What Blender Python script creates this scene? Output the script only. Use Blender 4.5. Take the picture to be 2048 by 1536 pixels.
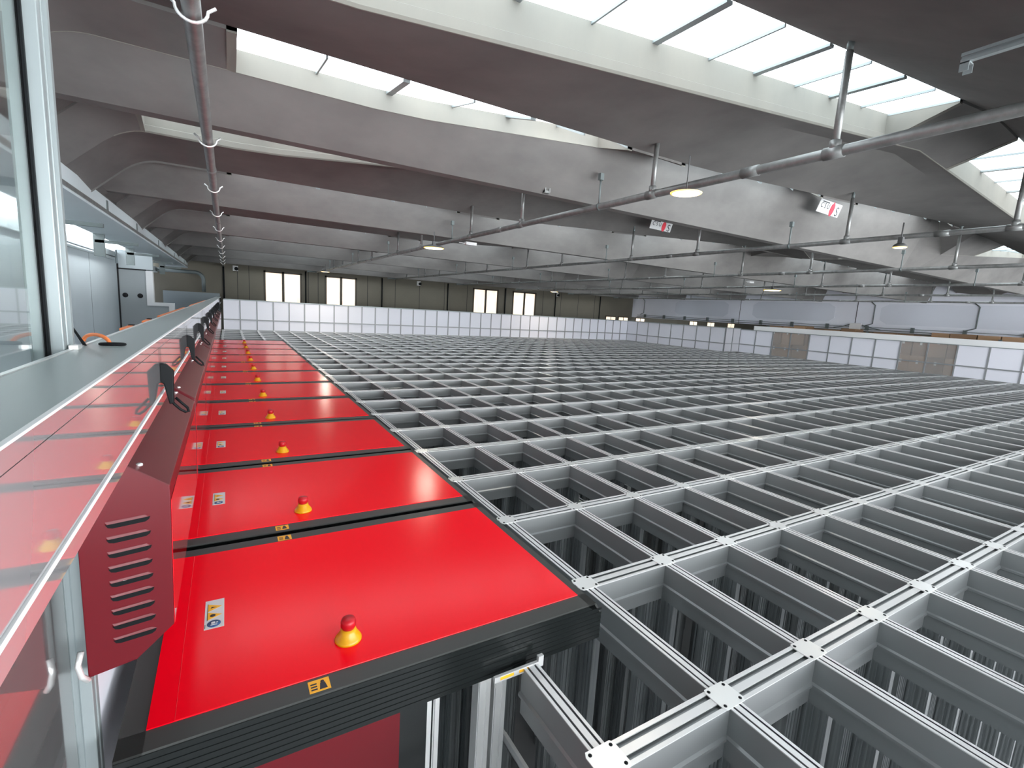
import bpy, bmesh, math, random
from mathutils import Vector, Matrix
random.seed(7)
PI = math.pi
S = bpy.context.scene
COL = S.collection
for o in list(bpy.data.objects): bpy.data.objects.remove(o)

# ------------------------------------------------------------------ camera
CAM = Vector((-1.3144, -1.4823, 1.1570))
RIGHT = Vector((0.862198, -0.503134, 0.058915)); FWD = Vector((0.505889, 0.849158, -0.151680))
cd = bpy.data.cameras.new('camera'); cam = bpy.data.objects.new('camera', cd); COL.objects.link(cam)
up = RIGHT.cross(FWD).normalized(); rt = FWD.cross(up).normalized()
cam.matrix_world = Matrix(((rt.x, up.x, -FWD.x, CAM.x), (rt.y, up.y, -FWD.y, CAM.y), (rt.z, up.z, -FWD.z, CAM.z), (0, 0, 0, 1)))
cd.sensor_width = 36; cd.lens = 36 * 962.89 / 2048; cd.clip_start = .02; cd.clip_end = 200
S.camera = cam
# ------------------------------------------------------------------ world, exposure
W = bpy.data.worlds.new('sky'); S.world = W; W.use_nodes = True
bg = W.node_tree.nodes['Background']; bg.inputs[0].default_value = (.80, .88, 1, 1); bg.inputs[1].default_value = .6
vs = S.view_settings; vs.view_transform = 'Standard'; vs.look = 'None'; vs.gamma = 1; vs.use_curve_mapping = False; vs.exposure = 1.1
SKYLIGHT = 2.1      # brightness of the daylight coming through the roof glazing
WINLIGHT = 0.50
BACKLIGHT = 8.5     # strength of the fill panes added unseen behind the camera      

# ------------------------------------------------------------------ materials
def mat(name, col, rough=.5, metal=0, spec=.5, noise=None, bump=None, coat=0, alpha=1, emit=None, trans=0, ior=1.45):
    m = bpy.data.materials.new(name); m.use_nodes = True; nt = m.node_tree; N = nt.nodes; L = nt.links
    b = N['Principled BSDF']
    b.inputs['Base Color'].default_value = (*col, 1); b.inputs['Roughness'].default_value = rough
    b.inputs['Metallic'].default_value = metal; b.inputs['Specular IOR Level'].default_value = spec
    b.inputs['Coat Weight'].default_value = coat; b.inputs['Coat Roughness'].default_value = .04
    b.inputs['Alpha'].default_value = alpha; b.inputs['Transmission Weight'].default_value = trans; b.inputs['IOR'].default_value = ior
    if emit: b.inputs['Emission Color'].default_value = (*emit[0], 1); b.inputs['Emission Strength'].default_value = emit[1]
    if noise:
        sc, col2, stretch = noise
        tc = N.new('ShaderNodeTexCoord'); mp = N.new('ShaderNodeMapping'); mp.inputs['Scale'].default_value = stretch
        n1 = N.new('ShaderNodeTexNoise'); n1.inputs['Scale'].default_value = sc; n1.inputs['Detail'].default_value = 6; n1.inputs['Roughness'].default_value = .6
        r = N.new('ShaderNodeValToRGB'); r.color_ramp.elements[0].position = .32; r.color_ramp.elements[1].position = .7
        r.color_ramp.elements[0].color = (*col2, 1); r.color_ramp.elements[1].color = (*col, 1)
        L.new(tc.outputs['Object'], mp.inputs[0]); L.new(mp.outputs[0], n1.inputs['Vector']); L.new(n1.outputs['Fac'], r.inputs[0]); L.new(r.outputs[0], b.inputs['Base Color'])
        if bump:
            bu = N.new('ShaderNodeBump'); bu.inputs['Strength'].default_value = bump; bu.inputs['Distance'].default_value = .01
            L.new(n1.outputs['Fac'], bu.inputs['Height']); L.new(bu.outputs[0], b.inputs['Normal'])
    return m
M = {}
M['concrete'] = mat('cast_concrete', (.19, .182, .174), .9, spec=.2, noise=(1.6, (.142, .136, .131), (1, 1, 2.2)), bump=.15)
M['curb'] = mat('bare_concrete_curb', (.235, .226, .20), .9, spec=.2, noise=(3.0, (.21, .205, .185), (1, 1, .35)), bump=.15)
M['alu'] = mat('anodised_aluminium', (.86, .86, .85), .30, metal=.55)
M['rail'] = mat('grid_rail_shaded_body', (.27, .28, .283), .36, metal=.4)  # rail sides, shade put into the colour; same extrusion as the tops
M['lit_track'] = mat('rail_top_painted_glare', (.68, .68, .68), .30, metal=.25)  # skylight glare on the rail tops put into the colour; tie bars reuse it
M['column'] = mat('grid_column_aluminium', (.34, .355, .36), .32, metal=.6, noise=(3, (.20, .215, .22), (25, 25, .4)))
M['post'] = mat('post_aluminium', (.28, .315, .32), .38, metal=.2)
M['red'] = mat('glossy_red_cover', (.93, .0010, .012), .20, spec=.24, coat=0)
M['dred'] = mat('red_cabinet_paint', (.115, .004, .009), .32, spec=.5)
M['redgloss'] = mat('red_cabinet_front_gloss', (.80, .006, .016), .06, spec=.8, coat=1)
M['frame'] = mat('dark_grey_frame', (.045, .047, .045), .42, spec=.4)
M['black'] = mat('black_plastic', (.006, .007, .008), .55, spec=.15)
M['skirt'] = mat('black_glossy_skirt', (.010, .012, .012), .22, spec=.6)
M['yellow'] = mat('yellow_plastic', (.58, .30, .003), .32)
M['ered'] = mat('stop_button_red', (.42, .004, .012), .40)
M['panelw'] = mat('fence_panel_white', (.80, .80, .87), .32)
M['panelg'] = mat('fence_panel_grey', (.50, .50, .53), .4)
M['gloss'] = mat('glossy_pale_board', (.33, .37, .37), .34, metal=0, spec=.4, coat=.0)
M['glossp'] = mat('glossy_clear_faced_panel', (.43, .42, .43), .06, metal=.22, spec=.9, coat=1)
M['white'] = mat('white_paint', (.80, .80, .80), .5)
M['wallg'] = mat('grey_wall_panel', (.62, .68, .70), .7, noise=(.8, (.58, .64, .66), (1, 1, 1)))
M['wallb'] = mat('blue_grey_wall', (.24, .275, .29), .7)
M['doorgrey'] = mat('door_grey', (.36, .39, .40), .6)
M['walltan'] = mat('tan_precast_wall', (.155, .14, .11), .8, noise=(.8, (.13, .12, .095), (1, 1, 1)))
M['wallwhite'] = mat('white_blue_wall', (.82, .84, .92), .75, noise=(.7, (.78, .80, .88), (1, 1, 1)))
M['wallrecess'] = mat('recessed_wall_field', (.68, .71, .79), .75)
M['seam'] = mat('dark_seam', (.02, .02, .022), .8)
M['galv'] = mat('galvanised_steel', (.30, .305, .30), .42, metal=.45, noise=(14, (.20, .205, .20), (1, 1, 1)))
M['fpost'] = mat('fence_post_grey', (.30, .31, .32), .45, metal=.3)
M['galvd'] = mat('dull_bracket_steel', (.15, .175, .175), .5, metal=.4)
M['floor'] = mat('floor_concrete', (.20, .20, .20), .6, noise=(1.2, (.15, .15, .155), (1, 1, 1)))
M['brown'] = mat('cardboard', (.36, .22, .13), .85)
M['brown2'] = mat('cardboard_dark', (.25, .15, .09), .85)
M['tape'] = mat('white_tape', (.75, .74, .70), .6)
M['orange'] = mat('orange_rubber', (.80, .20, .05), .45)
M['decalw'] = mat('decal_white', (.62, .62, .62), .4)
M['decaly'] = mat('decal_amber', (.86, .42, .02), .45)
M['decalk'] = mat('decal_black', (.02, .02, .03), .5)
M['decalb'] = mat('decal_blue', (.03, .08, .20), .5)
M['decalr'] = mat('decal_red', (.75, .02, .05), .5)
M['winframe'] = mat('brown_window_frame', (.045, .035, .022), .5)
M['glass'] = mat('clear_pane', (.93, 1, .98), .02, trans=1, ior=1.45)
M['acryl'] = mat('clear_acrylic', (.95, .95, .95), .04, alpha=.14, spec=.6)
M['lampbody'] = mat('lamp_housing_dark', (.07, .07, .07), .5)
M['lampglow'] = mat('lamp_lens', (1, .9, .7), .5, emit=((1, .80, .48), 4))
M['lamprim'] = mat('lamp_rim', (1, .8, .4), .5, emit=((1, .55, .10), .75))
M['bin'] = mat('grey_storage_bin', (.16, .17, .18), .5)

def glow(name, c1, c2, strength, sc, stretch):
    m = bpy.data.materials.new(name); m.use_nodes = True; nt = m.node_tree; N = nt.nodes; L = nt.links
    b = N['Principled BSDF']; b.inputs['Base Color'].default_value = (.8, .8, .8, 1); b.inputs['Roughness'].default_value = .6
    tc = N.new('ShaderNodeTexCoord'); mp = N.new('ShaderNodeMapping'); mp.inputs['Scale'].default_value = stretch
    n = N.new('ShaderNodeTexNoise'); n.inputs['Scale'].default_value = sc; n.inputs['Detail'].default_value = 5
    r = N.new('ShaderNodeValToRGB'); r.color_ramp.elements[0].position = .35; r.color_ramp.elements[1].position = .62
    r.color_ramp.elements[0].color = (*c1, 1); r.color_ramp.elements[1].color = (*c2, 1)
    L.new(tc.outputs['Object'], mp.inputs[0]); L.new(mp.outputs[0], n.inputs['Vector']); L.new(n.outputs['Fac'], r.inputs[0])
    L.new(r.outputs[0], b.inputs['Emission Color']); b.inputs['Emission Strength'].default_value = strength
    return m
M['skyglow'] = glow('daylight_glazing', (.80, .93, 1.0), (.90, .96, 1.0), SKYLIGHT, .5, (1, 1, 1))
M['winglow'] = glow('frosted_window_pane', (1.0, .62, .40), (1.0, .93, .72), WINLIGHT, 5, (4, 1, 1))

# ------------------------------------------------------------------ mesh helpers
class MB:
    def __init__(s): s.v = []; s.f = []; s.sm = []
    def add(s, vs, fs, smooth=False):
        k = len(s.v); s.v += [tuple(v) for v in vs]; s.f += [tuple(k + i for i in f) for f in fs]; s.sm += [smooth] * len(fs); return s
    def box(s, x0, x1, y0, y1, z0, z1):
        return s.add([(x0, y0, z0), (x1, y0, z0), (x1, y1, z0), (x0, y1, z0), (x0, y0, z1), (x1, y0, z1), (x1, y1, z1), (x0, y1, z1)],
                     [(0, 3, 2, 1), (4, 5, 6, 7), (0, 1, 5, 4), (1, 2, 6, 5), (2, 3, 7, 6), (3, 0, 4, 7)])
    def loft(s, loops, smooth=False, caps=True):
        n = len(loops[0]); vs = [p for l in loops for p in l]; fs = []
        for a in range(len(loops) - 1):
            for i in range(n):
                j = (i + 1) % n; fs.append((a * n + i, a * n + j, (a + 1) * n + j, (a + 1) * n + i))
        if caps: fs += [tuple(range(n - 1, -1, -1)), tuple((len(loops) - 1) * n + i for i in range(n))]
        return s.add(vs, fs, smooth)
    def prism(s, poly, axis, a0, a1):
        f = {'x': lambda p, a: (a, p[0], p[1]), 'y': lambda p, a: (p[0], a, p[1]), 'z': lambda p, a: (p[0], p[1], a)}[axis]
        return s.loft([[f(p, a0) for p in poly], [f(p, a1) for p in poly]])
    def tube(s, pts, r, n=10, closed=False):
        pts = [Vector(p) for p in pts]; loops = []; ref = None
        for i, p in enumerate(pts):
            t = (pts[min(i + 1, len(pts) - 1)] - pts[max(i - 1, 0)]).normalized()
            if ref is None: ref = Vector((0, 0, 1)) if abs(t.z) < .9 else Vector((1, 0, 0))
            u = (ref - t * ref.dot(t)).normalized(); ref = u; w = t.cross(u)
            loops.append([p + (u * math.cos(2 * PI * k / n) + w * math.sin(2 * PI * k / n)) * r for k in range(n)])
        return s.loft(loops, True)
    def lathe(s, prof, c, n=24, axis='z'):
        loops = []
        for r, h in prof:
            l = []
            for k in range(n):
                a = 2 * PI * k / n; p = (r * math.cos(a), r * math.sin(a), h)
                if axis == 'y': p = (p[0], p[2], p[1])
                if axis == 'x': p = (p[2], p[0], p[1])
                l.append((c[0] + p[0], c[1] + p[1], c[2] + p[2]))
            loops.append(l)
        return s.loft(loops, True)
    def build(s, name, m, parent=None, bevel=0):
        me = bpy.data.meshes.new(name)
        off = parent_world(parent)
        me.from_pydata([(v[0] - off[0], v[1] - off[1], v[2] - off[2]) for v in s.v], [], s.f); me.update()
        for p, q in zip(me.polygons, s.sm): p.use_smooth = q
        bm = bmesh.new(); bm.from_mesh(me); bmesh.ops.recalc_face_normals(bm, faces=bm.faces); bm.to_mesh(me); bm.free()
        if name in ('roof_beam', 'roof_shell', 'curb_face', 'roof_infill'):
            for p in me.polygons: p.use_smooth = True
            me.set_sharp_from_angle(angle=.30)
        me.materials.append(M[m] if isinstance(m, str) else m)
        o = bpy.data.objects.new(name, me); COL.objects.link(o)
        if parent: o.parent = parent
        if bevel:
            b = o.modifiers.new('bevel', 'BEVEL'); b.width = bevel; b.segments = 2; b.limit_method = 'ANGLE'
        return o
def parent_world(p):
    v = Vector((0, 0, 0))
    while p: v += p.location; p = p.parent
    return v
def tag(o, label, cat, group=None, kind=None):
    o['label'] = label
    if cat: o['category'] = cat
    if group: o['group'] = group
    if kind: o['kind'] = kind
    return o
def thing(name, loc, label, cat, group=None, kind=None):
    o = bpy.data.objects.new(name, None); o.empty_display_size = .1; COL.objects.link(o); o.location = loc
    return tag(o, label, cat, group, kind)
def struct(o, label=None):
    o['kind'] = 'structure'
    if label: o['label'] = label
    return o
def copy_tree(o, parent=None):
    c = o.copy(); COL.objects.link(c); c.parent = parent
    for ch in list(o.children): copy_tree(ch, c)
    return c
def box(name, m, *a, parent=None, bevel=0): return MB().box(*a).build(name, m, parent, bevel)
def text_mesh(body, size, name, m, parent, matrix):
    cu = bpy.data.curves.new(name, 'FONT'); cu.body = body; cu.size = size; cu.extrude = .0006; cu.align_x = 'CENTER'; cu.align_y = 'CENTER'
    t = bpy.data.objects.new(name, cu); COL.objects.link(t)
    dg = bpy.context.evaluated_depsgraph_get(); me = bpy.data.meshes.new_from_object(t.evaluated_get(dg))
    bpy.data.objects.remove(t); me.transform(Matrix.Translation(-parent_world(parent)) @ matrix); me.materials.clear(); me.materials.append(M[m])
    o = bpy.data.objects.new(name, me); COL.objects.link(o); o.parent = parent; return o

# ------------------------------------------------------------------ measures
B = .6905          # grid pitch along y
A = .48            # grid pitch along x
YF = 16.433        # far end of the grid
P = 1.036          # pitch of the red service modules
ZFL = -3.3         # floor of the hall
XR, YW = 20.0, 20.5

# ================================================================== SETTING
struct(box('floor', 'floor', -4, 34, -7, YW + .3, ZFL - .2, ZFL))
# left wall
wl = struct(box('wall_left', 'wallg', -3.7, -3.5, -7, 18.8, ZFL, 1.74))
m = MB().box(-3.7, -3.46, -7, 20.5, 1.74, 1.93).box(-3.7, -3.5, 18.8, YW, ZFL, .2)
m.build('lintel', 'wallg', wl)
m = MB()
for y in (2.6, 5.2, 7.8, 10.4): m.box(-3.5, -3.497, y, y + .012, ZFL, 1.74)
m.build('panel_seam', 'wallb', wl)
wt = MB()
wt.box(-3.7, -3.5, -7, YW, 2.3, 3.6); wt.build('upper_wall', 'concrete', wl)
MB().box(-3.66, -3.6, -7, YW, 1.93, 2.3).build('clerestory_pane', mat('clerestory_glow', (.8, .8, .8), .6, emit=((.84, .93, 1), 1.6)), wl)
dl = struct(MB().box(-3.47, -2.962, 13.05, 13.15, ZFL, 1.561).box(-2.962, -2.537, 13.05, 13.15, ZFL, 0.749).build('door_1', 'doorgrey'), 'tall grey door leaf facing the camera at the left with two round holes')
MB().box(-3.5, -3.47, 13.03, 13.16, ZFL, 1.70).box(-3.5, -2.962, 13.03, 13.16, 1.561, 1.591).build('door_frame', 'seam', dl)
MB().box(-3.5, -2.827, 13.06, 13.2, 1.591, 2.0).build('lintel', 'wallg', dl)
for x in (-3.372, -3.092): MB().lathe([(.055, -.008), (.055, 0)], (x, 13.05, 0.969), 20, 'y').build('round_hole', 'seam', dl)
tr = struct(MB().box(-2.962, -2.827, 13.0, 13.2, 0.749, 1.561).build('trim_1', 'white'))
MB().box(-2.827, -2.430, 13.0, 13.2, 0.749, 0.829).build('step_edge', 'white', tr)
MB().box(-2.537, -2.430, 13.0, 13.2, 0.489, 0.749).build('step_edge', 'white', tr)
# far wall, in pieces around the windows
WIN = [(-.03, 1.38), (2.28, 3.60), (9.22, 10.66), (11.50, 12.96)]
far = MB(); xs = [-3.7]
for a, b in WIN: xs += [a, b]
xs.append(34)
for k in range(0, len(xs), 2): far.box(xs[k], xs[k + 1], YW, YW + .25, ZFL, 3.6)
for a, b in WIN: far.box(a, b, YW, YW + .25, 2.13, 3.6).box(a, b, YW, YW + .25, ZFL, .55)
wf = struct(far.build('wall_far', 'walltan'))
m = MB()
for x in (-.95, .0 - .55, 1.62, 2.0, 4.05, 5.3, 6.45, 7.7, 8.9, 11.1, 13.4, 14.6, 15.8, 17.0): m.box(x, x + .018, YW - .004, YW, ZFL, 2.4)
m.build('panel_seam', 'seam', wf)
for i, (a, b) in enumerate(WIN):
    w = MB(); c = (a + b) / 2
    for (u0, u1, v0, v1) in ((a, a + .07, .55, 2.13), (b - .07, b, .55, 2.13), (c - .045, c + .045, .55, 2.13), (a, b, 2.06, 2.13), (a, b, .55, .62)):
        w.box(u0, u1, YW - .02, YW + .08, v0, v1)
    w = struct(w.build('window_%d' % (i + 1), 'winframe'))
    MB().box(a + .07, c - .045, YW + .03, YW + .05, .62, 2.06).build('pane', 'winglow', w)
    MB().box(c + .045, b - .07, YW + .03, YW + .05, .62, 2.06).build('pane', 'winglow', w)
# small low windows further right, seen above the fence
k = 5
for x in (17.9, 18.9, 20.3, 25.2, 27.0, 29.2):
    w = struct(MB().box(x, x + .8, YW - .03, YW, .55, 1.16).build('window_%d' % k, 'winframe')); k += 1
    MB().box(x + .05, x + .37, YW - .045, YW - .03, .6, 1.10).build('pane', 'winglow', w)
    MB().box(x + .43, x + .75, YW - .045, YW - .03, .6, 1.10).build('pane', 'winglow', w)
# lower blue grey block at the far left corner
struct(MB().box(-3.3, -1.55, YW - .35, YW, ZFL, 1.12).build('wall_far_low', 'wallb'))
# right wall, above a long opening into the next hall
rw = MB().box(XR, XR + .2, -7, YW, 1.16, 3.8)
wr = struct(rw.build('wall_right', 'wallwhite'))
m = MB()
for a, b in ((1.0, 7.4), (9.0, 12.6), (13.9, 17.2)):
    m.prism([(a + .25, 1.45), (b - .25, 1.45), (b, 1.6), (b, 2.05), (b - .25, 2.2), (a + .25, 2.2), (a, 2.05), (a, 1.6)], 'x', XR - .006, XR)
m.build('recessed_field', 'wallrecess', wr)
m = MB()
for y in (8.2, 13.25): m.box(XR - .008, XR, y, y + .02, 1.16, 2.35)
m.build('panel_seam', 'seam', wr)
struct(box('wall_right_far', 'walltan', 33.8, 34, -7, YW, ZFL, 3.8))
struct(box('wall_back', 'wallg', -4, 34, -7.2, -7, ZFL, 3.8))
struct(box('ceiling_side_hall', 'wallb', XR + .2, 33.8, -7, YW, 2.6, 2.8))
side_glow = mat('side_hall_fill_glow', (.8, .8, .8), .6, emit=((.9, .95, 1), 5)); back_glow = mat('back_fill_glow', (.8, .8, .8), .6, emit=((.93, .97, 1), BACKLIGHT))  # emissive fill, added for the next hall and behind the camera
for q in range(4):
    w = struct(MB().box(21.2, 24.2, -5 + 6 * q, -1.5 + 6 * q, 2.57, 2.60).build('window_%d' % (20 + q), side_glow))  # glow panel added to light the next hall
for q in range(6):
    w = struct(MB().box(-1.0 + 3.4 * q, 2.0 + 3.4 * q, -7.0, -6.95, -1.0, 2.3).build('window_%d' % (30 + q), back_glow))  # added glowing pane, unseen, fills the faces turned to the camera
    MB().box(.48 + 3.4 * q, .52 + 3.4 * q, -6.95, -6.92, -1, 2).build('fill_pane_bar', 'post', w)

# ================================================================== ROOF
ceil = struct(box('ceiling', 'concrete', -3.7, 34, -7, YW + .2, 3.72, 3.9))
def drop(x):
    a = -2.25 - x
    if a > 0: return .167 + .95 * a
    if x < -1.9: return .167 * ((-1.9 - x) / .35) ** 2
    if x > 19.4: return .3 * (x - 19.4)
    return 0
def rise(x):                       # shallow pitched roof, two spans
    t = max(x, -1.0) if x < 8.9 else x - 10.2
    return .095 * (min(t, 4.4) + .1) - .075 * max(0, t - 4.4)
XS = [-2.6, -2.5, -2.4, -2.3, -2.22, -2.15, -2.1, -2.05, -2.0, -1.95, -1.9, -1.85] + [-1.6 + .4 * k for k in range(53)] + [19.5, 19.75, 20.0]
LIFT = 0.0; LK = 0.0; LN = 0.0
def zN1(x): return LIFT + 2.66 + .95 * rise(x) - drop(x)      # free edge of the far wing
def zS(x): return LIFT + 2.44 + 1.03 * rise(x) - drop(x)      # near edge of the middle shell
def zT(x): return zS(x) + .225
def zNE(x): return LN + 2.565 + .05 * max(0, min(x, 8) - 2.6) - drop(x)
def zK(x): return LK + 2.49 + .09 * max(0, x + .2 if x < 8.9 else .09 + x - 9) * (1 if x < 4.6 or 9 < x < 14 else .9) - drop(x)
def zKT(x): return zK(x) + .13
SKY1 = [(-1.94, 3.72), (5.05, 8.6), (10.2, 13.6), (14.6, 18.2)]
SKY2 = [(-1.25, 1.63), (2.30, 4.6), (5.4, 8.3), (10.6, 13.2), (14.0, 17.6)]
BEAMY = [2.5877 + 3.52 * k for k in range(-2, 6)]
def clipx(a, b): return [a] + [x for x in XS if a + 1e-6 < x < b - 1e-6] + [b]
bays = {}
for n, y in enumerate(BEAMY):
    last = n == len(BEAMY) - 1
    LK = .20 if n >= 3 else 0.0      # wing of this beam facing the camera
    LIFT = .22 if n >= 2 else 0.0; LN = -.035 if n >= 2 else 0.0
    bm_ = MB()
    xx = [x for x in XS]
    loops = []
    for x in xx:
        zb = min(2.257, zK(x) - .03) if x < -2.2 or x > 19.4 else 2.257
        loops.append([(x, y - .055, zb), (x, y + .055, zb), (x, y + .075, zb + .07), (x, y + (1.25 if not last else .25), zN1(x)), (x, y + (1.25 if not last else .25), zN1(x) + .05),
                      (x, y + .09, max(zb + .30 + max(0, rise(x)) - drop(x) * .3, zN1(x) - .1)), (x, y - .30, zK(x) + .10), (x, y - .40, zKT(x)), (x, y - .42, zKT(x)), (x, y - .42, zK(x))])
    bm_.loft(loops)
    bo = bm_.build('roof_beam', 'concrete', ceil)
    # pale curb on the near wing edge
    cb = MB(); cb.loft([[(x, y - .424, zK(x) - .002), (x, y - .418, zK(x) - .002), (x, y - .40, zKT(x) + .004), (x, y - .424, zKT(x) + .004)] for x in xx[5:-1]]); cb.build('curb_face', 'curb', ceil)
    if last: continue
    # middle shell between two beams
    sh = MB()
    sh.loft([[(x, y + 1.75, zS(x)), (x, y + 1.95, zS(x) + .02), (x, y + 2.70, zNE(x)), (x, y + 2.70, zNE(x) + .03), (x, y + 1.93, zS(x) + .10), (x, y + 1.79, zT(x)), (x, y + 1.75, zT(x))] for x in xx])
    sh.build('roof_shell', 'concrete', ceil)
    cf = MB(); cf.loft([[(x, y + 1.744, zS(x) - .003), (x, y + 1.752, zS(x) - .003), (x, y + 1.752, zT(x) + .006), (x, y + 1.746, zT(x) + .006), (x, y + 1.746, zS(x) + .065), (x, y + 1.736, zS(x) + .058), (x, y + 1.736, zS(x) + .01)] for x in xx[5:-1]]); cf.build('curb_face', 'curb', ceil)
    LKn = .20 if n + 1 >= 3 else 0.0
    # roof glazing and the slabs between the openings
    def strip(ranges, ya, za, yb, zb_, zbot, name):
        edge = -2.6; infill = []
        for a, b in ranges: infill.append((edge, a)); edge = b
        infill.append((edge, 20.0))
        g = MB(); bars = MB(); inf = MB(); ends = MB()
        for a, b in ranges:
            X = clipx(a, b)
            g.loft([[(x, ya, za(x)), (x, yb, zb_(x)), (x, yb, zb_(x) + .02), (x, ya, za(x) + .02)] for x in X])
            nb = max(2, int(round((b - a) / .94)))
            for i in range(nb + 1):
                for dx, w in ((0, .022), (.47, .006)):
                    x = a + (b - a) * i / nb + dx * (b - a) / nb / .94
                    if x > b - .01 and dx: continue
                    bars.loft([[(x - w, ya, za(x) - .018), (x + w, ya, za(x) - .018), (x + w, ya, za(x) + .0), (x - w, ya, za(x))], [(x - w, yb, zb_(x) - .018), (x + w, yb, zb_(x) - .018), (x + w, yb, zb_(x)), (x - w, yb, zb_(x))]])
            for e in (a, b):
                s_ = 1 if e == b else -1
                ends.loft([[(e - .02 * s_, ya, za(e) - .03), (e - .02 * s_, yb, zbot(e) - .004), (e - .02 * s_, yb, zb_(e) + .03), (e - .02 * s_, ya, za(e) + .08)], [(e + .03 * s_, ya, za(e) - .03), (e + .03 * s_, yb, zbot(e)), (e + .03 * s_, yb, zb_(e) + .03), (e + .03 * s_, ya, za(e) + .08)]])
        for a, b in infill:
            X = clipx(a, b)
            inf.loft([[(x, ya, za(x) - .02), (x, yb, zbot(x)), (x, yb, zbot(x) + .06), (x, ya, za(x) + .05)] for x in X])
        sk = struct(g.build('skylight_glazing', 'skyglow', ceil)); sk['label'] = 'translucent roof glazing'
        bars.build('glazing_bar', 'post', ceil); inf.build('roof_infill', 'concrete', ceil); ends.build('end_curb', 'curb', ceil)
    strip(SKY1, y + 1.25, zN1, y + 1.75, zT, zS, 's1')
    LK = LKn
    strip(SKY2, y + 2.70, zNE, y + 3.10, zKT, zK, 's2')

# ================================================================== GRID
grid = thing('storage_grid', (0, 0, ZFL), 'aluminium storage grid of crossing rails over deep empty shafts beside the red modules', 'storage grid')
def rail_prof(h):
    g = .006
    L_ = [(-h + .004, -.175), (-h + .004, -.112), (-h - .008, -.106), (-h - .008, -.096), (-h, -.090), (-h, 0), (-h + .010, 0), (-h + .010, -.010), (-g - .004, -.010), (-g - .004, 0)]
    return L_ + [(-x, z) for x, z in reversed(L_)]
IMAX = 35
for i in range(-3, IMAX + 1):
    x = i * A
    y0 = -5 * B if i >= 0 else (17 * B - .30 if i < -1 else -5 * B)
    y1 = YF
    if i > 33: y1 = 10.9
    segs = [(y0, y1)]
    if i == -1: segs = [(-5 * B, -.30), (11.18, YF)]
    if i in (-2, -3): segs = [(11.18, YF)]
    for a, b in segs:
        ro = MB().prism([(x + u, z) for u, z in rail_prof(.027)], 'y', a, b).build('rail', 'rail', grid)
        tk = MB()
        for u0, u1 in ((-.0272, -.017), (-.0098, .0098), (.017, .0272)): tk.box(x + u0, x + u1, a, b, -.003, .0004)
        tk.build('lit_track', 'lit_track', ro)  # brighter strip on the rail top, stands in for skylight glare
for j in range(-5, 25):
    y = min(j * B, YF - .03)
    x0 = 0 if 0 <= j <= 16 else (-1 * A if j < 0 else -3 * A)
    x1 = 33 * A if y > 10.9 else IMAX * A
    ro = MB().prism([(y + u, z) for u, z in rail_prof(.040)], 'x', x0, x1).build('rail', 'rail', grid)
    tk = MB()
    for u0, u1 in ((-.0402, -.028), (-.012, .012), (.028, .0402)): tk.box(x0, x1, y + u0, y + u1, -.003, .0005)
    tk.build('lit_track', 'lit_track', ro)  # same painted glare along the cross rails
# node plates and columns
npl = MB()
npl.prism([(-.05, -.03), (-.042, -.043), (.042, -.043), (.05, -.03), (.05, .03), (.042, .043), (-.042, .043), (-.05, .03)], 'z', .0, .003)
pl = npl.build('node_plate', 'alu'); me_plate = pl.data; bpy.data.objects.remove(pl)
hl = MB()
hl.lathe([(.0055, .003), (.0055, .0042)], (0, 0, 0), 10)
o = hl.build('screw_hole', 'black'); me_hole = o.data; bpy.data.objects.remove(o)
cr = MB(); t = .017; a = .105
poly = [(-t, -a), (t, -a), (t, -t), (a, -t), (a, t), (t, t), (t, a), (-t, a), (-t, t), (-a, t), (-a, -t), (-t, -t)]
cr.prism(poly, 'z', ZFL, -.172)
for s_ in (-1, 1):
    for q in (.030, .052, .074, .094):
        cr.box(s_ * q - .004, s_ * q + .004, -t - .004, t + .004, ZFL, -.174); cr.box(-t - .004, t + .004, s_ * q - .004, s_ * q + .004, ZFL, -.174)
o = cr.build('column', 'column'); me_col = o.data; bpy.data.objects.remove(o)
nodes = []
for i in range(-3, IMAX + 1):
    for j in range(-4, 25):
        x, y = i * A, min(j * B, YF - .03)
        if i < 0 and 0 <= j <= 16: continue
        if i < -1 and j < 0: continue
        if i > 33 and y > 10.9: continue
        # skip nodes that can never come into the frame
        v = Vector((x, y, 0)) - CAM; dpt = v.dot(FWD)
        if dpt < .2 or abs(v.dot(rt)) / dpt > 1.35 or v.dot(up) / dpt < -1.3: continue
        nodes.append((v.length, x, y, i, j))
nodes.sort()
for n, (d, x, y, i, j) in enumerate(nodes[:100]):
    o = bpy.data.objects.new('node_plate', me_plate); COL.objects.link(o); o.parent = grid; o.location = (x, y, -ZFL)
    if n < 24:
        for a, b in ((-.036, -.03), (.036, -.03), (-.036, .03), (.036, .03)):
            h_ = bpy.data.objects.new('screw_hole', me_hole); COL.objects.link(h_); h_.parent = o; h_.location = (a, b, 0)
    c = bpy.data.objects.new('column', me_col); COL.objects.link(c); c.parent = grid; c.location = (x, y, -ZFL)
def merged(me, pts):
    mb = MB(); vs_ = [tuple(v.co) for v in me.vertices]; fs_ = [tuple(p.vertices) for p in me.polygons]
    for x, y in pts: mb.add([(v[0] + x, v[1] + y, v[2]) for v in vs_], fs_)
    return mb
rest = [(x, y) for d, x, y, i, j in nodes[100:]]
o = merged(me_plate, rest).build('node_plate', 'alu', grid); o['kind'] = 'stuff'
crs = MB(); crs.prism(poly, 'z', ZFL, -.172); tmp = crs.build('tmp', 'column'); mt = tmp.data; bpy.data.objects.remove(tmp)
o = merged(mt, rest).build('column', 'column', grid); o['kind'] = 'stuff'
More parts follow.
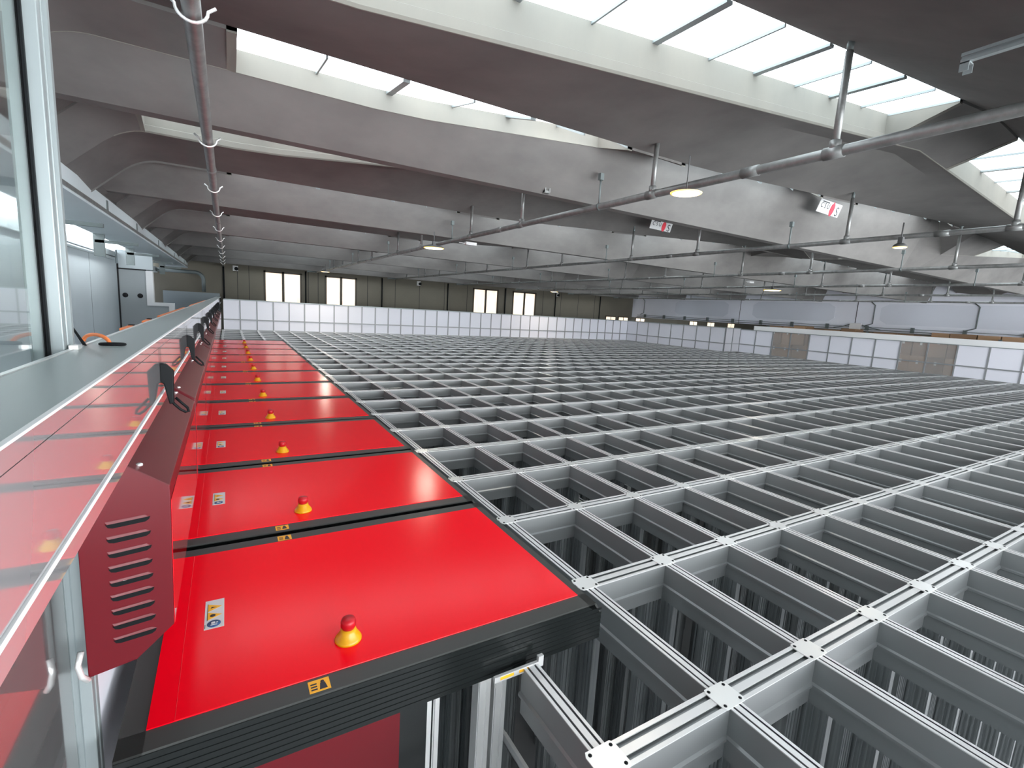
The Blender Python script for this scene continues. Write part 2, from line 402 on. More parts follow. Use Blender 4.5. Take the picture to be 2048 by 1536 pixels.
# tabs on the outer rail beside the red modules
for j in range(0, 17):
    MB().box(-.062, -.028, j * B - .022, j * B - .008, -.008, .002).box(-.062, -.028, j * B + .008, j * B + .022, -.008, .002).box(-.05, -.028, j * B - .022, j * B + .022, -.008, .001).build('edge_tab', 'alu', grid)
# bins standing low in some shafts, and angled spacer plates on the columns
def bracket(x, y, z, w=.10, flip=1):
    m = MB(); m.box(x, x + .012, y - w, y + w, z, z + .006).box(x - .03 * flip, x + .012, y - w, y - w + .008, z - .05, z + .05).box(x - .03 * flip, x + .012, y + w - .008, y + w, z - .05, z + .05)
    m.box(x - .03 * flip, x - .024 * flip, y - w, y + w, z + .044, z + .05).box(x - .03 * flip, x - .024 * flip, y - w, y + w, z - .05, z - .044)
    return m
random.seed(3)
for n, (d, x, y, i, j) in enumerate(nodes[:90]):
    z = -.42 - .75 * random.random()
    if n % 2 == 0: bracket(x + .05, y + B * (.3 + .4 * random.random()), z, .05 + .03 * random.random(), random.choice((-1, 1))).build('spacer_bracket', 'alu', grid)
random.seed(5)
bt = MB(); bt.loft([[(-.2, -.29, 0), (.2, -.29, 0), (.2, .29, 0), (-.2, .29, 0)], [(-.215, -.31, .32), (.215, -.31, .32), (.215, .31, .32), (-.215, .31, .32)],
                    [(-.19, -.285, .32), (.19, -.285, .32), (.19, .285, .32), (-.19, .285, .32)], [(-.18, -.27, .02), (.18, -.27, .02), (.18, .27, .02), (-.18, .27, .02)]])
o = bt.build('storage_bin', 'bin'); me_bin = o.data; bpy.data.objects.remove(o)

random.seed(8)
for n, (d, x, y, i, j) in enumerate(nodes[:70]):
    if n % 3: continue
    z = -.34 - .5 * random.random()
    if n % 2: MB().box(x + .11, x + A - .11, y + .02, y + .032, z, z + .034).box(x + .11, x + A - .11, y + .02, y + .05, z, z + .004).build('tie_bar', 'lit_track', grid)
    else: MB().box(x + .02, x + .032, y + .11, y + B - .11, z, z + .034).box(x + .02, x + .05, y + .11, y + B - .11, z, z + .004).build('tie_bar', 'lit_track', grid)
# aluminium tie bars seen down the near open shafts
for (x, y, z) in ((-.80, -.62, -.55), (-.66, -.95, -.95), (-.30, -.55, -.80), (.30, -.25, -.75)):
    MB().box(x - .16, x + .16, y - .02, y + .02, z - .02, z + .02).build('tie_bar', 'alu', grid)
for (x, y) in ((-.80, -.235), (-.62, -.235), (-.56, -.235)):
    MB().box(x - .022, x + .022, y - .022, y + .022, ZFL, -.035).box(x - .02, x - .006, y - .028, y - .020, ZFL, -.035).box(x + .006, x + .02, y - .028, y - .020, ZFL, -.035).build('support_post', 'alu', grid)
# end stop bracket with two amber stickers on the short rail
sb = MB().box(-.615, -.43, -.312, -.302, -.016, .004).box(-.45, -.43, -.312, -.30, .004, .022).build('end_stop', 'alu', grid)
MB().box(-.595, -.545, -.3125, -.311, -.010, .000).box(-.525, -.485, -.3125, -.311, -.010, .000).build('sticker', 'decaly', sb)

# ================================================================== RED MODULES
Y0 = -.205         # near edge of the first red cover
ORD = ['first', 'second', 'third', 'fourth', 'fifth', 'sixth', 'seventh', 'eighth', 'ninth', 'tenth', 'eleventh']
def make_module():
    t = thing('service_module', (0, 0, 0), '', 'machine module', 'red service modules in a row along the fence')
    MB().prism([(-1.560, .005), (-.150, .005), (-.150, .072), (-.180, .112), (-1.560, .112)], 'y', -.020, .915).build('frame', 'skirt', t)
    b = MB().box(-1.560, -.180, -.065, 0, .110, .1185).box(-1.560, -.180, .865, .925, .110, .1185)
    b.prism([(-.213, .110), (-.156, .072), (-.150, .072), (-.180, .1185), (-.213, .1185)], 'y', -.065, .925)
    b.box(-1.56, -1.507, -.065, .925, .11, .1185)
    b.build('border', 'frame', t)
    s_ = MB().prism([(-1.560, -.03), (-.150, -.03), (-.150, .066), (-.186, .112), (-1.560, .112)], 'y', -.065, -.012)
    for k in range(7): s_.box(-1.56, -.151, -.0668, -.065, -.022 + k * .018, -.014 + k * .018)
    s_.build('front_skirt', 'skirt', t)
    MB().box(-1.452, -.213, 0, .865, .110, .1215).build('cover', 'red', t, .0015)
    MB().box(-1.507, -1.452, 0, .865, .110, .1212).build('cover_edge_strip', 'red', t)
    l = MB().box(-1.403, -1.349, .345, .508, .1215, .1221).build('warning_label', 'decalw', t)
    x0, x1 = -1.395, -1.359
    MB().prism([(x0, .485), (x0, .442), (x1 + .003, .4635)], 'z', .1221, .1226).prism([(x0, .437), (x0, .394), (x1 + .003, .4155)], 'z', .1221, .1226).build('warning_triangle', 'decaly', l)
    MB().prism([(x0 + .010, .467), (x0 + .007, .458), (x0 + .024, .462)], 'z', .1226, .1229).lathe([(.008, .1226), (.008, .1229)], (x0 + .014, .4155, 0), 12).box(-1.4015, -1.400, .352, .372, .1221, .1224).box(x0 - .0015, x0 + .0002, .44, .487, .1221, .1228).box(x0 - .0015, x0 + .0002, .392, .439, .1221, .1228).build('label_print', 'decalk', l)
    MB().lathe([(.019, .1221), (.019, .1226)], (-1.377, .370, 0), 20).build('mandatory_sign', 'decalb', l)
    MB().box(-1.386, -1.368, .362, .366, .1226, .1229).box(-1.384, -1.374, .370, .380, .1226, .1229).box(-1.372, -1.366, .372, .376, .1226, .1229).build('hand_symbol', 'decalw', l)
    for y in (-.055, .873):
        w = MB().box(-1.152, -1.098, y, y + .045, .1185, .1190).build('weight_label', 'decaly', t)
        MB().prism([(-1.126, y + .006), (-1.106, y + .006), (-1.110, y + .030), (-1.122, y + .030)], 'z', .1190, .1194).lathe([(.005, .119), (.005, .1194)], (-1.116, y + .034, 0), 10).box(-1.147, -1.131, y + .008, y + .013, .119, .1193).box(-1.147, -1.131, y + .018, y + .023, .119, .1193).box(-1.147, -1.131, y + .028, y + .033, .119, .1193).build('weight_symbol', 'decalk', w)
    e = MB().lathe([(.001, .1215), (.040, .1215), (.040, .127), (.037, .132), (.024, .151), (.0225, .160), (.001, .160)], (-1.018, .118, 0), 32).build('emergency_stop', 'yellow', t)
    MB().lathe([(.001, .155), (.018, .156), (.019, .164), (.0225, .168), (.0225, .183), (.019, .191), (.001, .193)], (-1.018, .118, 0), 28).build('knob', 'ered', e)
    return t
def where(k, tail):
    if k == 0: return 'nearest the camera'
    if k == 10: return 'farthest from the camera'
    return ORD[k] + ' from the camera'
mod = make_module()
for k in range(11):
    t = mod if k == 0 else copy_tree(mod)
    t.location = (0, Y0 + k * P, 0)
    t['label'] = 'red module with yellow emergency stop, ' + where(k, '')
# red body panel below the first module
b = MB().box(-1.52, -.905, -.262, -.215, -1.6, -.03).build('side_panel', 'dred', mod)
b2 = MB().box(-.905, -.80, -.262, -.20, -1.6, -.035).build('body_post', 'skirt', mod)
for o in (b, b2):
    for v in o.data.vertices: pass

# ------------------------------------------------------------------ cabinets under the fence
def make_cabinet():
    t = thing('vent_cabinet', (0, 0, 0), '', 'cabinet', 'red vented cabinets hanging on the fence')
    pr = [(-1.436, .725), (-1.436, .690), (-1.441, .384), (-1.469, .358), (-1.513, .317), (-1.600, .300), (-1.600, .842), (-1.508, .776)]
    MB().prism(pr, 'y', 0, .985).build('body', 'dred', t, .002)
    MB().prism([(-1.4355, .688), (-1.4345, .688), (-1.4395, .386), (-1.4405, .386)], 'y', .004, .981).build('front_plate', 'redgloss', t)
    v = MB()
    for k in range(9):
        z = .648 - k * .0341
        v.prism([(-1.552, z + .002), (-1.548, z - .005), (-1.540, z - .007), (-1.483, z - .001), (-1.476, z + .004), (-1.474, z + .010), (-1.484, z + .0085)], 'y', -.0022, .0)
    v.build('vent_slots', 'black', t)
    v = MB()
    for k in range(9):
        z = .648 - k * .0341
        v.loft([[(-1.553, -.0002, z + .002), (-1.474, -.0002, z + .010), (-1.474, -.0002, z + .0155), (-1.553, -.0002, z + .008)], [(-1.549, -.0014, z + .0022), (-1.478, -.0014, z + .0095), (-1.484, -.0004, z + .0145), (-1.545, -.0004, z + .007)]])
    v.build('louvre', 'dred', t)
    s_ = MB()
    for yy in (.035, .95): s_.lathe([(.007, 0), (.007, .004), (.004, .006)], (-1.493, yy, .765), 10)
    s_.build('screw', 'alu', t)
    MB().prism([(-1.436, .7265), (-1.434, .7245), (-1.506, .7765), (-1.508, .7785)], 'y', -.004, 0).build('edge_lip', 'dred', t)
    return t
cab = make_cabinet()
for k in range(11):
    t = cab if k == 0 else copy_tree(cab)
    t.location = (0, -.215 + k * P, 0)
    t['label'] = 'red vented cabinet below the fence board, ' + where(k, '')
MB().box(-1.5285, -1.5085, -.2168, -.2160, .5125, .5165).build('white_tag', 'decalw', cab)
MB().box(-1.602, -1.596, -.20, -.17, .33, .84).build('mounting_strip', 'alu', cab)
MB().tube([(-1.607, -.222, .372), (-1.612, -.23, .345), (-1.607, -.23, .318), (-1.598, -.222, .300)], .006, 8).build('latch', 'alu', cab)

# ------------------------------------------------------------------ black handles with cable loops on the fence board
def make_handle():
    t = thing('cable_handle', (0, 0, 0), '', 'handle', 'black handles on the fence board')
    MB().prism([(-1.478, .957), (-1.464, .954), (-1.447, .935), (-1.449, .872), (-1.449, .846), (-1.459, .843), (-1.464, .866), (-1.470, .900), (-1.478, .905)], 'y', 0, .028).build('grip', 'black', t, .003)
    MB().box(-1.4795, -1.4765, -.02, .045, .868, 1.0).build('clear_strip', 'acryl', t)
    MB().tube([(-1.458, .010, .856), (-1.449, .010, .842), (-1.436, .012, .826), (-1.424, .014, .817), (-1.417, .016, .818), (-1.419, .018, .828), (-1.432, .020, .842), (-1.446, .020, .858)], .0036, 8).build('cable_loop', 'black', t)
    return t
h0 = make_handle()
for k in range(11):
    t = h0 if k == 0 else copy_tree(h0)
    t.location = (0, .118 + k * P, 0)
    t['label'] = 'black handle with looped cable on fence board, ' + where(k, '')

# ================================================================== LEFT FENCE BOARD
fl = thing('fence_board', (-1.53, 0, .845), 'long glossy pale board fence running along the left side of the grid', 'fence')
FY0, FY1 = -2.6, YF
MB().box(-1.592, -1.480, FY0, FY1, 1.000, 1.022).build('top_board', 'gloss', fl, .002)
MB().box(-1.4805, -1.4750, FY0, FY1, 1.0205, 1.0235).build('edge_profile', 'white', fl)
MB().box(-1.4785, -1.4755, FY0, FY1, 1.0005, 1.020).build('upper_face', 'glossp', fl)
MB().box(-1.4850, -1.4765, FY0, FY1, .876, .9985).build('face_panel', 'glossp', fl)
MB().box(-1.4850, -1.4740, FY0, FY1, .868, .8745).build('bright_trim', 'white', fl)
MB().box(-1.4850, -1.4745, FY0, FY1, .844, .868).build('lower_lip', 'glossp', fl)
MB().box(-1.60, -1.592, FY0, FY1, .984, 1.0235).build('outer_edge', 'alu', fl)
MB().box(-1.640, -1.632, FY0, -.2, -.6, .98).build('lower_panel', mat('dark_glossy_lower_panel', (.20, .20, .20), .08, metal=.3, spec=.8, coat=1), fl)
MB().box(-1.625, -1.608, -.10, FY1, -.7, .98).build('lower_backing', 'panelw', fl)
MB().box(-1.582, -1.572, FY0, FY1, -.03, -.01).build('side_rail', 'alu', fl)
m = MB()
for a, b in ((.50, .66), (.98, 1.12), (1.5, 3.2), (3.9, 7.5)): m.box(-1.616, -1.601, a, b, 1.012, 1.0245)
m.build('orange_strip', 'orange', fl)
MB().box(-1.616, -1.602, .66, .70, 1.012, 1.027).box(-1.616, -1.602, 1.12, 1.17, 1.012, 1.028).build('black_clip', 'black', fl)

po = thing('corner_post', (-1.635, -.145, ZFL), 'tall grooved aluminium post at the left edge holding a glass pane', 'post')
def profile_post(x0, x1, y0, y1, z0, z1):
    g = .006; m = MB(); xm, ym = (x0 + x1) / 2, (y0 + y1) / 2
    pl_ = [(x0, y0), (xm - g, y0), (xm - g, y0 + g), (xm + g, y0 + g), (xm + g, y0), (x1, y0), (x1, ym - g), (x1 - g, ym - g), (x1 - g, ym + g), (x1, ym + g), (x1, y1), (x0, y1)]
    return m.prism(pl_, 'z', z0, z1)
profile_post(-1.662, -1.604, -.172, -.118, ZFL, 4.0).build('profile', 'post', po, .002)
MB().box(-1.604, -1.598, -.135, -.120, 1.022, 4.0).build('edge_strip', 'post', po)
MB().box(-1.6, -1.585, -.16, -.128, 1.022, 1.030).build('foot_plate', 'alu', po)
gp = thing('glass_pane', (-1.635, -.9, 1.02), 'upright clear glass pane with green edge left of the post', 'glass pane')
MB().box(-1.636, -1.628, -2.4, -.182, 1.0, 3.3).build('pane', 'glass', gp)
MB().box(-1.640, -1.624, -.182, -.174, 1.0, 3.3).build('gasket', 'black', gp)
# orange sling lying on the board
sl = thing('sling_hook', (-1.56, -.05, 1.022), 'orange strap with black loop lying on top of the fence board by the post', 'strap')
pts = []
for k in range(13):
    a = PI * k / 12; pts.append((-1.578 - .030 * math.cos(a) * 1.0, .005 - .075 * (1 - math.cos(a)) / 2, 1.026 + .018 * math.sin(a)))
MB().tube(pts, .0042, 8).build('orange_strap', 'orange', sl)
pts = []
for k in range(17):
    a = 2 * PI * k / 16; pts.append((-1.541 + .022 * math.cos(a), -.083 + .010 * math.sin(a), 1.027))
MB().tube(pts, .0034, 8).build('black_loop', 'black', sl)
bl = thing('antenna_blade', (-1.59, -.115, 1.022), 'short dark slanted blade sticking up beside the post foot', 'bracket')
MB().loft([[(-1.594, -.075, 1.022), (-1.588, -.075, 1.022), (-1.588, -.069, 1.022), (-1.594, -.069, 1.022)], [(-1.611, -.074, 1.060), (-1.608, -.074, 1.060), (-1.608, -.071, 1.062), (-1.611, -.071, 1.062)]]).build('blade', 'black', bl)

# ================================================================== PERIMETER FENCES
def fence(name, label, p0, p1, n, clear=(), panel='panelw', top=True, ztop=.965, nrm=(0, -1), group=None):
    t = thing(name, (p0[0], p0[1], 0), label, 'fence', group)
    d = Vector((p1[0] - p0[0], p1[1] - p0[1], 0)); L_ = d.length; u = d / L_; nv = Vector((nrm[0], nrm[1], 0))
    def bar(a, b, h0, h1, off0, off1):
        pts = []
        q = [Vector((*p0, 0)) + u * s_ + nv * o_ for s_, o_ in ((a, off0), (b, off0), (b, off1), (a, off1))]
        return MB().loft([[(v.x, v.y, h0) for v in q], [(v.x, v.y, h1) for v in q]])
    for k in range(n + 1):
        s_ = L_ * k / n; bar(max(s_ - .018, .02), min(s_ + .018, L_ - .02), .004, ztop, -.02, .02).build('post', 'fpost', t)
    bar(.02, L_ - .02, .315, .352, -.018, .022).build('mid_rail', 'fpost', t)
    bar(.03, L_ - .03, ztop - .02, ztop + .012, -.03, .03).build('top_rail', 'post', t)
    bar(.02, L_ - .02, .004, .014, -.018, .018).build('bottom_rail', 'fpost', t)
    for k in range(n):
        a, b = L_ * k / n + .018, L_ * (k + 1) / n - .018
        for h0, h1 in ((.012, .315), (.352, ztop - .02)):
            bar(a, b, h0, h1, -.006, .002).build('clear_panel' if k in clear else 'panel', 'acryl' if k in clear else panel, t)
    return t
fence('perimeter_fence', 'long white panelled fence across the far end of the grid', (-3 * A, YF), (33 * A, YF), 36)
fence('perimeter_fence', 'short white panelled fence on the right running out from the far corner', (33 * A, YF), (33 * A, 10.9), 8, nrm=(-1, 0))
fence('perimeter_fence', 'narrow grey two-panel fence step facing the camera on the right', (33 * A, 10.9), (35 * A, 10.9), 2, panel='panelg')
f4 = fence('perimeter_fence', 'right-hand fence with white top beam and clear panels showing brown boxes', (35 * A, 10.9), (35 * A, 10.9 - 20 * B), 20, clear=(2, 3, 8, 9), nrm=(-1, 0), ztop=.93)
MB().box(35 * A - .06, 35 * A + .06, 10.9 - 20 * B, 10.3, .93, 1.10).build('top_beam', 'white', f4)

# ================================================================== PIPES
PX = [-1.3144 - .084 + 3.17 * k for k in range(0, 7)]
PZ = CAM.z + 1.02
pl_lab = ['hanging over the left fence board', 'passing right behind the large lamp', 'second in line behind the large lamp', 'third in line behind the large lamp', 'fourth in line behind the large lamp', 'fifth in line behind the large lamp', 'beside the pale right wall']
for k, x in enumerate(PX):
    t = thing('sprinkler_pipe', (x, 6, PZ), 'grey steel sprinkler pipe ' + pl_lab[k], 'pipe', 'sprinkler pipes under the roof')
    r = .031 if k in (1,) else (.032 if k == 0 else .027)
    yend = 19.2 if k else 20.4
    MB().tube([(x, -6.5, PZ), (x, 0, PZ), (x, 8, PZ), (x, yend, PZ)], r, 14).build('pipe', 'galv', t)
    if k == 0: MB().tube([(x, 20.42, PZ + .02), (x, 20.42, .6)], .03, 8).build('drop_pipe', 'black', t)
    else:
        MB().tube([(x, yend, PZ), (x - .35, yend, PZ), (x - .35, yend, PZ - .05)], .028, 8).build('end_elbow', 'galvd', t)
        MB().tube([(x - .25, YW - .06, PZ + .05), (x - .25, YW - .06, .6)], .028, 8).build('drop_pipe', 'black', t)
    for n in range(-1, 6):
        for off, hh, rr in ((.0, .70, .021), (1.42, .62, .020)):
            y = .20 + 3.52 * n + off - .02
            if k == 0: continue
            if y > 18.6 or y < -4: continue
            hd = MB().tube([(x, y, PZ + .02), (x + .005, y, PZ + hh * .78)], rr, 8).lathe([(rr * 1.5, 0), (rr * 1.5, .05)], (x, y, PZ + r * .5), 10)
            hd = hd.build('sprinkler_riser', 'galv', t)
            MB().lathe([(rr * .75, PZ + hh * .78), (rr * .9, PZ + hh * .84), (rr * .5, PZ + hh * .88), (rr * .5, PZ + hh * .93), (rr * 1.2, PZ + hh * .95), (rr * 1.2, PZ + hh * .97)], (x + .005, y, 0), 10).build('head', 'galvd', hd)
            MB().tube([(x, y - .055, PZ), (x, y + .055, PZ)], r * 1.18, 12).build('tee_joint', 'galv', t)
    for n, y in enumerate(BEAMY[1:-1]):
        if k == 0:
            for yy in (y, y + 1.75):
                cl = MB()
                a = [(x + (r + .02) * math.cos(th), yy, PZ - (r + .016) * math.sin(th)) for th in [PI * q / 10 for q in range(11)]]
                a = [(x + r + .045, yy, PZ + .02)] + a + [(x - r - .045, yy, PZ + .02)]
                cl.tube(a, .006, 6)
                cl.build('pipe_clamp', 'alu', t)
            MB().tube([(x, y + .9, PZ), (x, y + 1.0, PZ)], r * 1.15, 12).build('coupling', 'galv', t)
        else:
            yy = y - .32
            cl = MB().tube([(x - .01, yy, PZ + .02), (x - .01, yy, PZ + .26)], .009, 6).tube([(x, yy - .012, PZ), (x, yy + .012, PZ)], r * 1.12, 12).box(x - .03, x + .01, yy - .02, yy + .02, PZ + .24, PZ + .30)
            cl.build('pipe_clamp', 'galvd', t)
            MB().tube([(x, yy + 1.9, PZ), (x, yy + 2.02, PZ)], r * 1.15, 12).build('coupling', 'galv', t)

# ================================================================== LAMPS
lamps = [(1.69, 1.17, .078, 'large round lit lamp beside the nearest diagonal pipe'), (1.70, 6.40, .115, 'round lit lamp on a rod above the middle of the far fence'), (1.72, 17.0, .10, 'small round lit lamp near the far windows'),
         (11.8, 17.2, .12, 'tiny lit lamp high over the far fence right of the windows'), (11.5, 6.50, .15, 'round lit lamp in front of the pale right wall'), (5.18, 1.15, .045, 'small amber lamp in front of the right skylight')]
for x, y, r, lab in lamps:
    x, y, z, r = CAM.x + (x - CAM.x) * .894, CAM.y + (y - CAM.y) * .894, 2.00, r * 1.28
    t = thing('ceiling_lamp', (x, y, z), lab, 'lamp', 'round ceiling lamps')
    hk = .25 if lab.startswith('large') else .8
    MB().lathe([(r * .1, z + .052 * hk), (r * .6, z + .050 * hk), (r * .96, z + .030 * hk), (r * 1.02, z + .010 * hk), (r * .99, z + .004), (r * .94, z + .006), (r * .1, z + .006)], (x, y, 0), 28).build('housing', 'lampbody', t)
    MB().lathe([(.001, z - .004), (r * .90, z - .003), (r * .91, z + .003), (.001, z + .008)], (x, y, 0), 32).build('lens', 'lampglow', t)
    MB().lathe([(r * .90, z - .002), (r * 1.0, z - .001), (r * 1.04, z + .004), (r * .92, z + .006)], (x, y, 0), 32).build('rim', 'lamprim', t)
    rb = MB().tube([(x, y, z + .01), (x, y, z + .24)], .004 if hk < .5 else .007, 8)
    if hk > .5: rb.box(x - .02, x + .02, y - .02, y + .02, z + .03, z + .10)
    rb.build('rod', 'lampbody', t)
    ld = bpy.data.lights.new('lamp_light', 'AREA'); ld.shape = 'DISK'; ld.size = r * 1.8; ld.energy = 2.5 if y < 2 else (6 if y < 8 else 14); ld.color = (1, .90, .76)
    lo = bpy.data.objects.new('lamp_light', ld); COL.objects.link(lo); lo.parent = t; lo.location = (0, 0, z - .012 - t.location.z); lo.location.x = x - t.location.x; lo.location.y = y - t.location.y

# small white junction boxes by the lamps
for (x, y, z, lab) in ((2.35, 6.35, 2.22, 'small white box on the pipe right of the middle lamp'), (11.4, 7.1, 2.30, 'small white box above the lamp by the right wall')):
    t = thing('junction_box', (x, y, z), lab, 'box', 'white junction boxes')
    MB().box(x - .10, x + .10, y - .04, y + .04, z, z + .05).build('case', 'white', t, .004); MB().box(x - .22, x - .10, y - .004, y + .004, z + .02, z + .026).build('cable', 'white', t)

for q, lab in enumerate(('nearest', 'middle', 'farthest')):  # added glow strips behind the tray to brighten the left wall
    y = 1.0 + 3.7 * q
    t = thing('fill_strip', (-3.3, y, 2.1), 'added glowing strip brightening the left wall behind the cable tray, ' + lab + ' one', 'lamp', 'added fill strips along the left wall')
    MB().box(-3.34, -3.26, y, y + 3.2, 2.08, 2.12).build('housing', 'white', t)  # casing of the added fill strip
    MB().box(-3.33, -3.27, y + .02, y + 3.18, 2.065, 2.08).build('tube', mat('fill_strip_glow', (1, 1, 1), .5, emit=((.92, .97, 1), 16)), t)
# aluminium rail hung under the roof at the right
t = thing('profile_rail', (1.281, 0, 2.25), 'pale aluminium profile rail hung under the roof at the top right', 'rail')
RX, RY, RZ = 1.281, -0.531, 2.25
MB().box(RX - .012, RX + .012, -2.5, RY, RZ + .024, RZ + .036).box(RX - .012, RX + .012, -2.5, RY, RZ, RZ + .012).box(RX - .004, RX + .004, -2.5, RY, RZ + .01, RZ + .026).build('profile', 'post', t)
MB().box(RX - .012, RX - .008, RY - .03, RY, RZ - .035, RZ).box(RX + .028, RX + .032, RY - .03, RY, RZ - .035, RZ).box(RX - .012, RX + .032, RY - .03, RY, RZ - .005, RZ).build('hanger', 'post', t)

# ================================================================== SIGNS on the beams
def sign(loc, w, h, tilt, lab, lean=.3):
    x, y, z = loc
    t = thing('beam_sign', loc, lab, 'sign', 'white signs with a red drop on the beams')
    rot = Matrix.Translation(Vector(loc)) @ Matrix.Rotation(lean, 4, 'X') @ Matrix.Rotation(tilt, 4, 'Y')
    o = MB().box(-w / 2, w / 2, -.006, 0, -h / 2, h / 2); o.v = [tuple(rot @ Vector(v)) for v in o.v]; o.build('plate', 'decalw', t)
    d = MB(); pr = [(w * .04 + .055 * math.sin(a) * (.8 if abs(a) < 2.4 else .5), -h * .02 - .085 * math.cos(a)) for a in [PI * 2 * q / 20 - PI for q in range(20)]]
    pr = [(w * .12 + p[0] - w * .04, p[1]) for p in pr]
    d.prism(pr, 'y', -.010, -.006); d.v = [tuple(rot @ Vector(v)) for v in d.v]; d.build('red_drop', 'decalr', t)
    R_ = rot @ Matrix.Translation((0, -.007, 0)) @ Matrix.Rotation(PI / 2, 4, 'X') @ Matrix.Rotation(PI, 4, 'Z')
    text_mesh('S', .16, 'letter', 'decalk', t, rot @ Matrix.Translation((w * .36, -.007, -.02)) @ Matrix.Rotation(PI / 2, 4, 'X'))
    text_mesh('C S U', .085, 'letter', 'decalk', t, rot @ Matrix.Translation((-w * .22, -.007, .01)) @ Matrix.Rotation(PI / 2, 4, 'X'))
    b_ = MB().box(-w * .38, -w * .08, -.008, -.006, h * .32, h * .40); b_.v = [tuple(rot @ Vector(v)) for v in b_.v]; b_.build('small_print', 'decalk', t)
sign((5.40, 2.09, 2.69), .52, .155, .02, 'white sign with black letters and red drop on the near beam, right of centre')
sign((5.12, 4.66, 2.73), .50, .155, .02, 'white sign with red drop half hidden behind the near beam')
# steel strap on the near beam
t = thing('beam_strap', (1.33, 2.16, 2.3), 'narrow galvanised strap fixed on the near beam above the middle', 'bracket')
MB().box(1.28, 1.292, 2.48, 2.53, 2.27, 2.52).box(1.328, 1.340, 2.48, 2.53, 2.27, 2.52).box(1.28, 1.34, 2.485, 2.53, 2.262, 2.285).build('strap', 'galv', t)

# ================================================================== LEFT CABLE TRAY
t = thing('gutter_tray', (-2.8, 6, 2), 'long grey steel cable tray hung high along the left wall', 'cable tray')
MB().box(-2.54, -2.50, -6, 19.8, 2.0, 2.17).build('side_plate', 'wallg', t)
MB().box(-3.12, -2.50, -6, 19.8, 1.965, 2.0).build('bottom_plate', 'wallg', t)
MB().box(-2.515, -2.49, -6, 19.8, 1.99, 2.03).build('rim', 'galv', t)
m = MB()
for y in (6.0, 8.2, 11.0, 14.5, 18): m.box(-2.499, -2.49, y, y + .07, 2.03, 2.14)
m.build('clip', 'galvd', t)
for y in (6.05, 8.7, 11.6, 14.6, 17.5):
    MB().box(-3.12, -2.98, y, y + .05, 1.62, 1.97).box(-3.1, -2.55, y, y + .05, 1.83, 1.875).build('support_bracket', 'galvd', t)
t = thing('concrete_ledge', (-3, 6, 2.2), 'pale ledge beam under the curved roof ends at the left wall', 'beam'); t['kind'] = 'structure'
MB().box(-3.5, -2.56, -6, YW, 2.17, 2.24).build('ledge', 'concrete', t)
t = thing('conduit', (-2.1, 20.3, 1.8), 'thick dark conduit bending down at the far left corner', 'pipe')
pts = [(-3.5, 20.0, 1.84), (-2.3, 20.0, 1.84)] + [(-2.3 + .26 * math.sin(a), 20.0, 1.58 + .26 * math.cos(a)) for a in [PI / 2 * q / 6 for q in range(1, 7)]] + [(-2.04, 20.0, 1.15)]
MB().tube(pts, .065, 10).build('pipe', 'galvd', t)
t = thing('wall_cable', (-3.4, 12, 1.6), 'thin conduit on the left wall ending before the grey door', 'pipe')
MB().tube([(-3.43, 7, 1.80), (-3.43, 12.4, 1.80)], .014, 6).tube([(-3.40, 12.4, 1.66), (-3.40, 12.4, 1.95)], .02, 6).build('conduit', 'wallb', t)
for x, lab in ((-1.0, 'left of the first window'), (6.4, 'between the two window pairs'), (14.3, 'right of the last window')):
    t = thing('wall_siren', (x, YW - .05, 2.1), 'small white box with black horn on the far wall, ' + lab, 'alarm', 'alarm boxes on the far wall')
    MB().box(x - .09, x + .09, YW - .05, YW, 2.02, 2.22).build('base', 'white', t, .01); MB().lathe([(.05, 0), (.07, -.10), (.03, -.12)], (x + .03, YW - .05, 2.10), 12, 'y').build('horn', 'black', t)

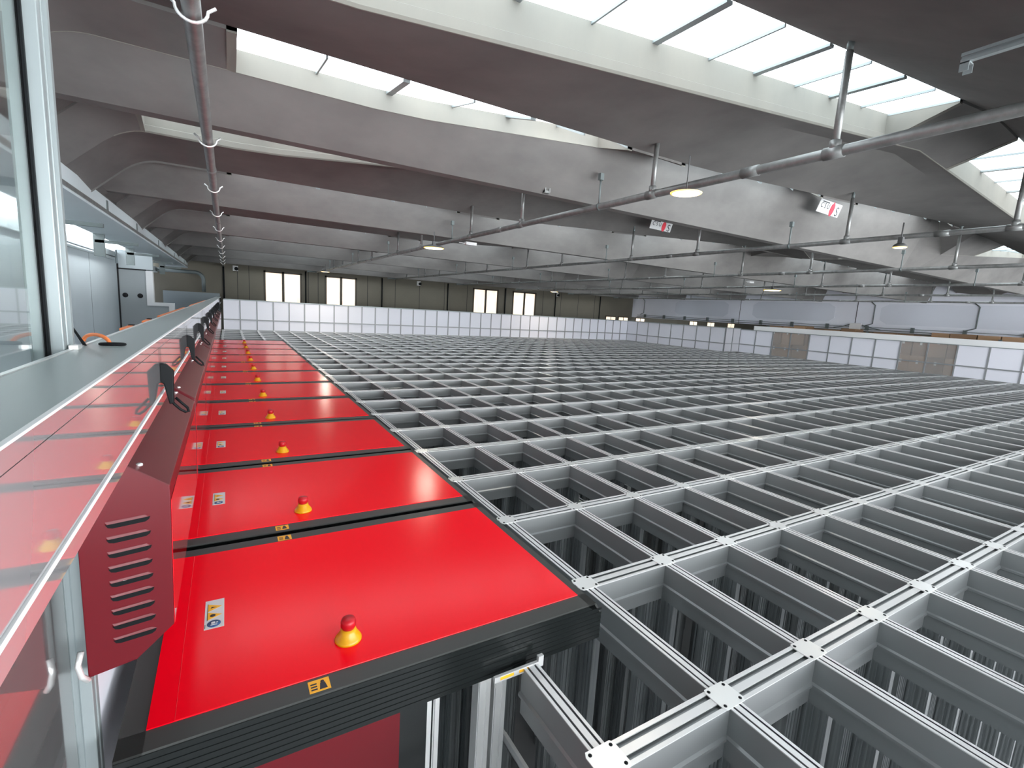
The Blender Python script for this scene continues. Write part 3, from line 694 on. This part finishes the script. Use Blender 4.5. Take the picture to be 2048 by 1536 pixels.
# ================================================================== RIGHT WALL DETAILS, BOXES
t = thing('wall_rail', (XR - .1, 6, 1.2), 'thin steel rail with small clamps along the lower edge of the pale right wall', 'rail')
MB().tube([(XR - .08, -4, 1.22), (XR - .08, 20, 1.22)], .014, 6).tube([(XR - .05, -4, 1.31), (XR - .05, 20, 1.31)], .009, 6).build('rail', 'galvd', t)
for y in [-1 + 1.45 * q for q in range(15)]: MB().box(XR - .12, XR - .02, y, y + .09, 1.18, 1.37).build('clamp', 'galvd', t)
for y, lab in ((19.5, 'near the far corner'), (7.6, 'above the white junction box'), (4.6, 'towards the right edge')):
    c = thing('wall_conduit', (XR - .03, y, 1.3), 'thin dark conduit down the pale right wall, ' + lab, 'pipe', 'conduits on the right wall')
    MB().tube([(XR - .03, y + .2, 2.32), (XR - .03, y, 2.15), (XR - .03, y, 1.45), (XR - .03, y + .25, 1.36)], .018, 8).build('conduit', 'galvd', c)
c = thing('switch_box', (XR - .08, 8.1, 1.3), 'white switch box with looped cables on the lower edge of the right wall', 'box')
MB().box(XR - .12, XR, 7.95, 8.35, 1.16, 1.44).build('case', 'white', c, .01)
MB().tube([(XR - .05, 8.35, 1.40), (XR - .05, 8.6, 1.30), (XR - .05, 8.95, 1.24)], .015, 6).build('cable', 'galvd', c)
MB().tube([(XR - .05, 7.95, 1.38), (XR - .05, 7.7, 1.30), (XR - .05, 7.3, 1.23)], .015, 6).build('cable', 'galvd', c)
random.seed(11)
sh = thing('storage_shelf', (18.6, 4, ZFL), 'brown and grey storage shelf behind the right-hand fence', 'shelf')
for z in (-.9, -.1): MB().box(17.9, 19.2, -3, 10.5, z - .05, z).build('shelf_board', 'walltan', sh)
for y in (-3, 0, 3.4, 6.8, 10.4): MB().box(17.9, 17.96, y, y + .07, ZFL, 1.14).build('upright', 'galvd', sh)
nb = 0; y = -2.8
while y < 10.2:
    w = random.uniform(.42, .75)
    for tier, (z0, hs) in enumerate(((-.1, .55), (.45, .82))):
        h_ = hs * random.uniform(.8, 1.0) if tier else hs
        dx = random.uniform(0, .18); nb += 1
        mm = random.choice(('brown', 'brown', 'brown2'))
        t = thing('cardboard_box', (18.3, y, z0), '', 'box', 'cardboard boxes behind the right-hand fence')
        t['label'] = 'brown cardboard box on the shelf behind the right-hand fence'
        MB().box(18.0 + dx, 18.6 + dx, y + .01, y + w - .02, z0 + .001, z0 + h_).build('carton', mm, t, .006)
        MB().box(17.998 + dx, 18.0 + dx, y + w * .42, y + w * .55, z0 + h_ * .55, z0 + h_ * .75).build('paper_label', 'tape', t)
    y += w
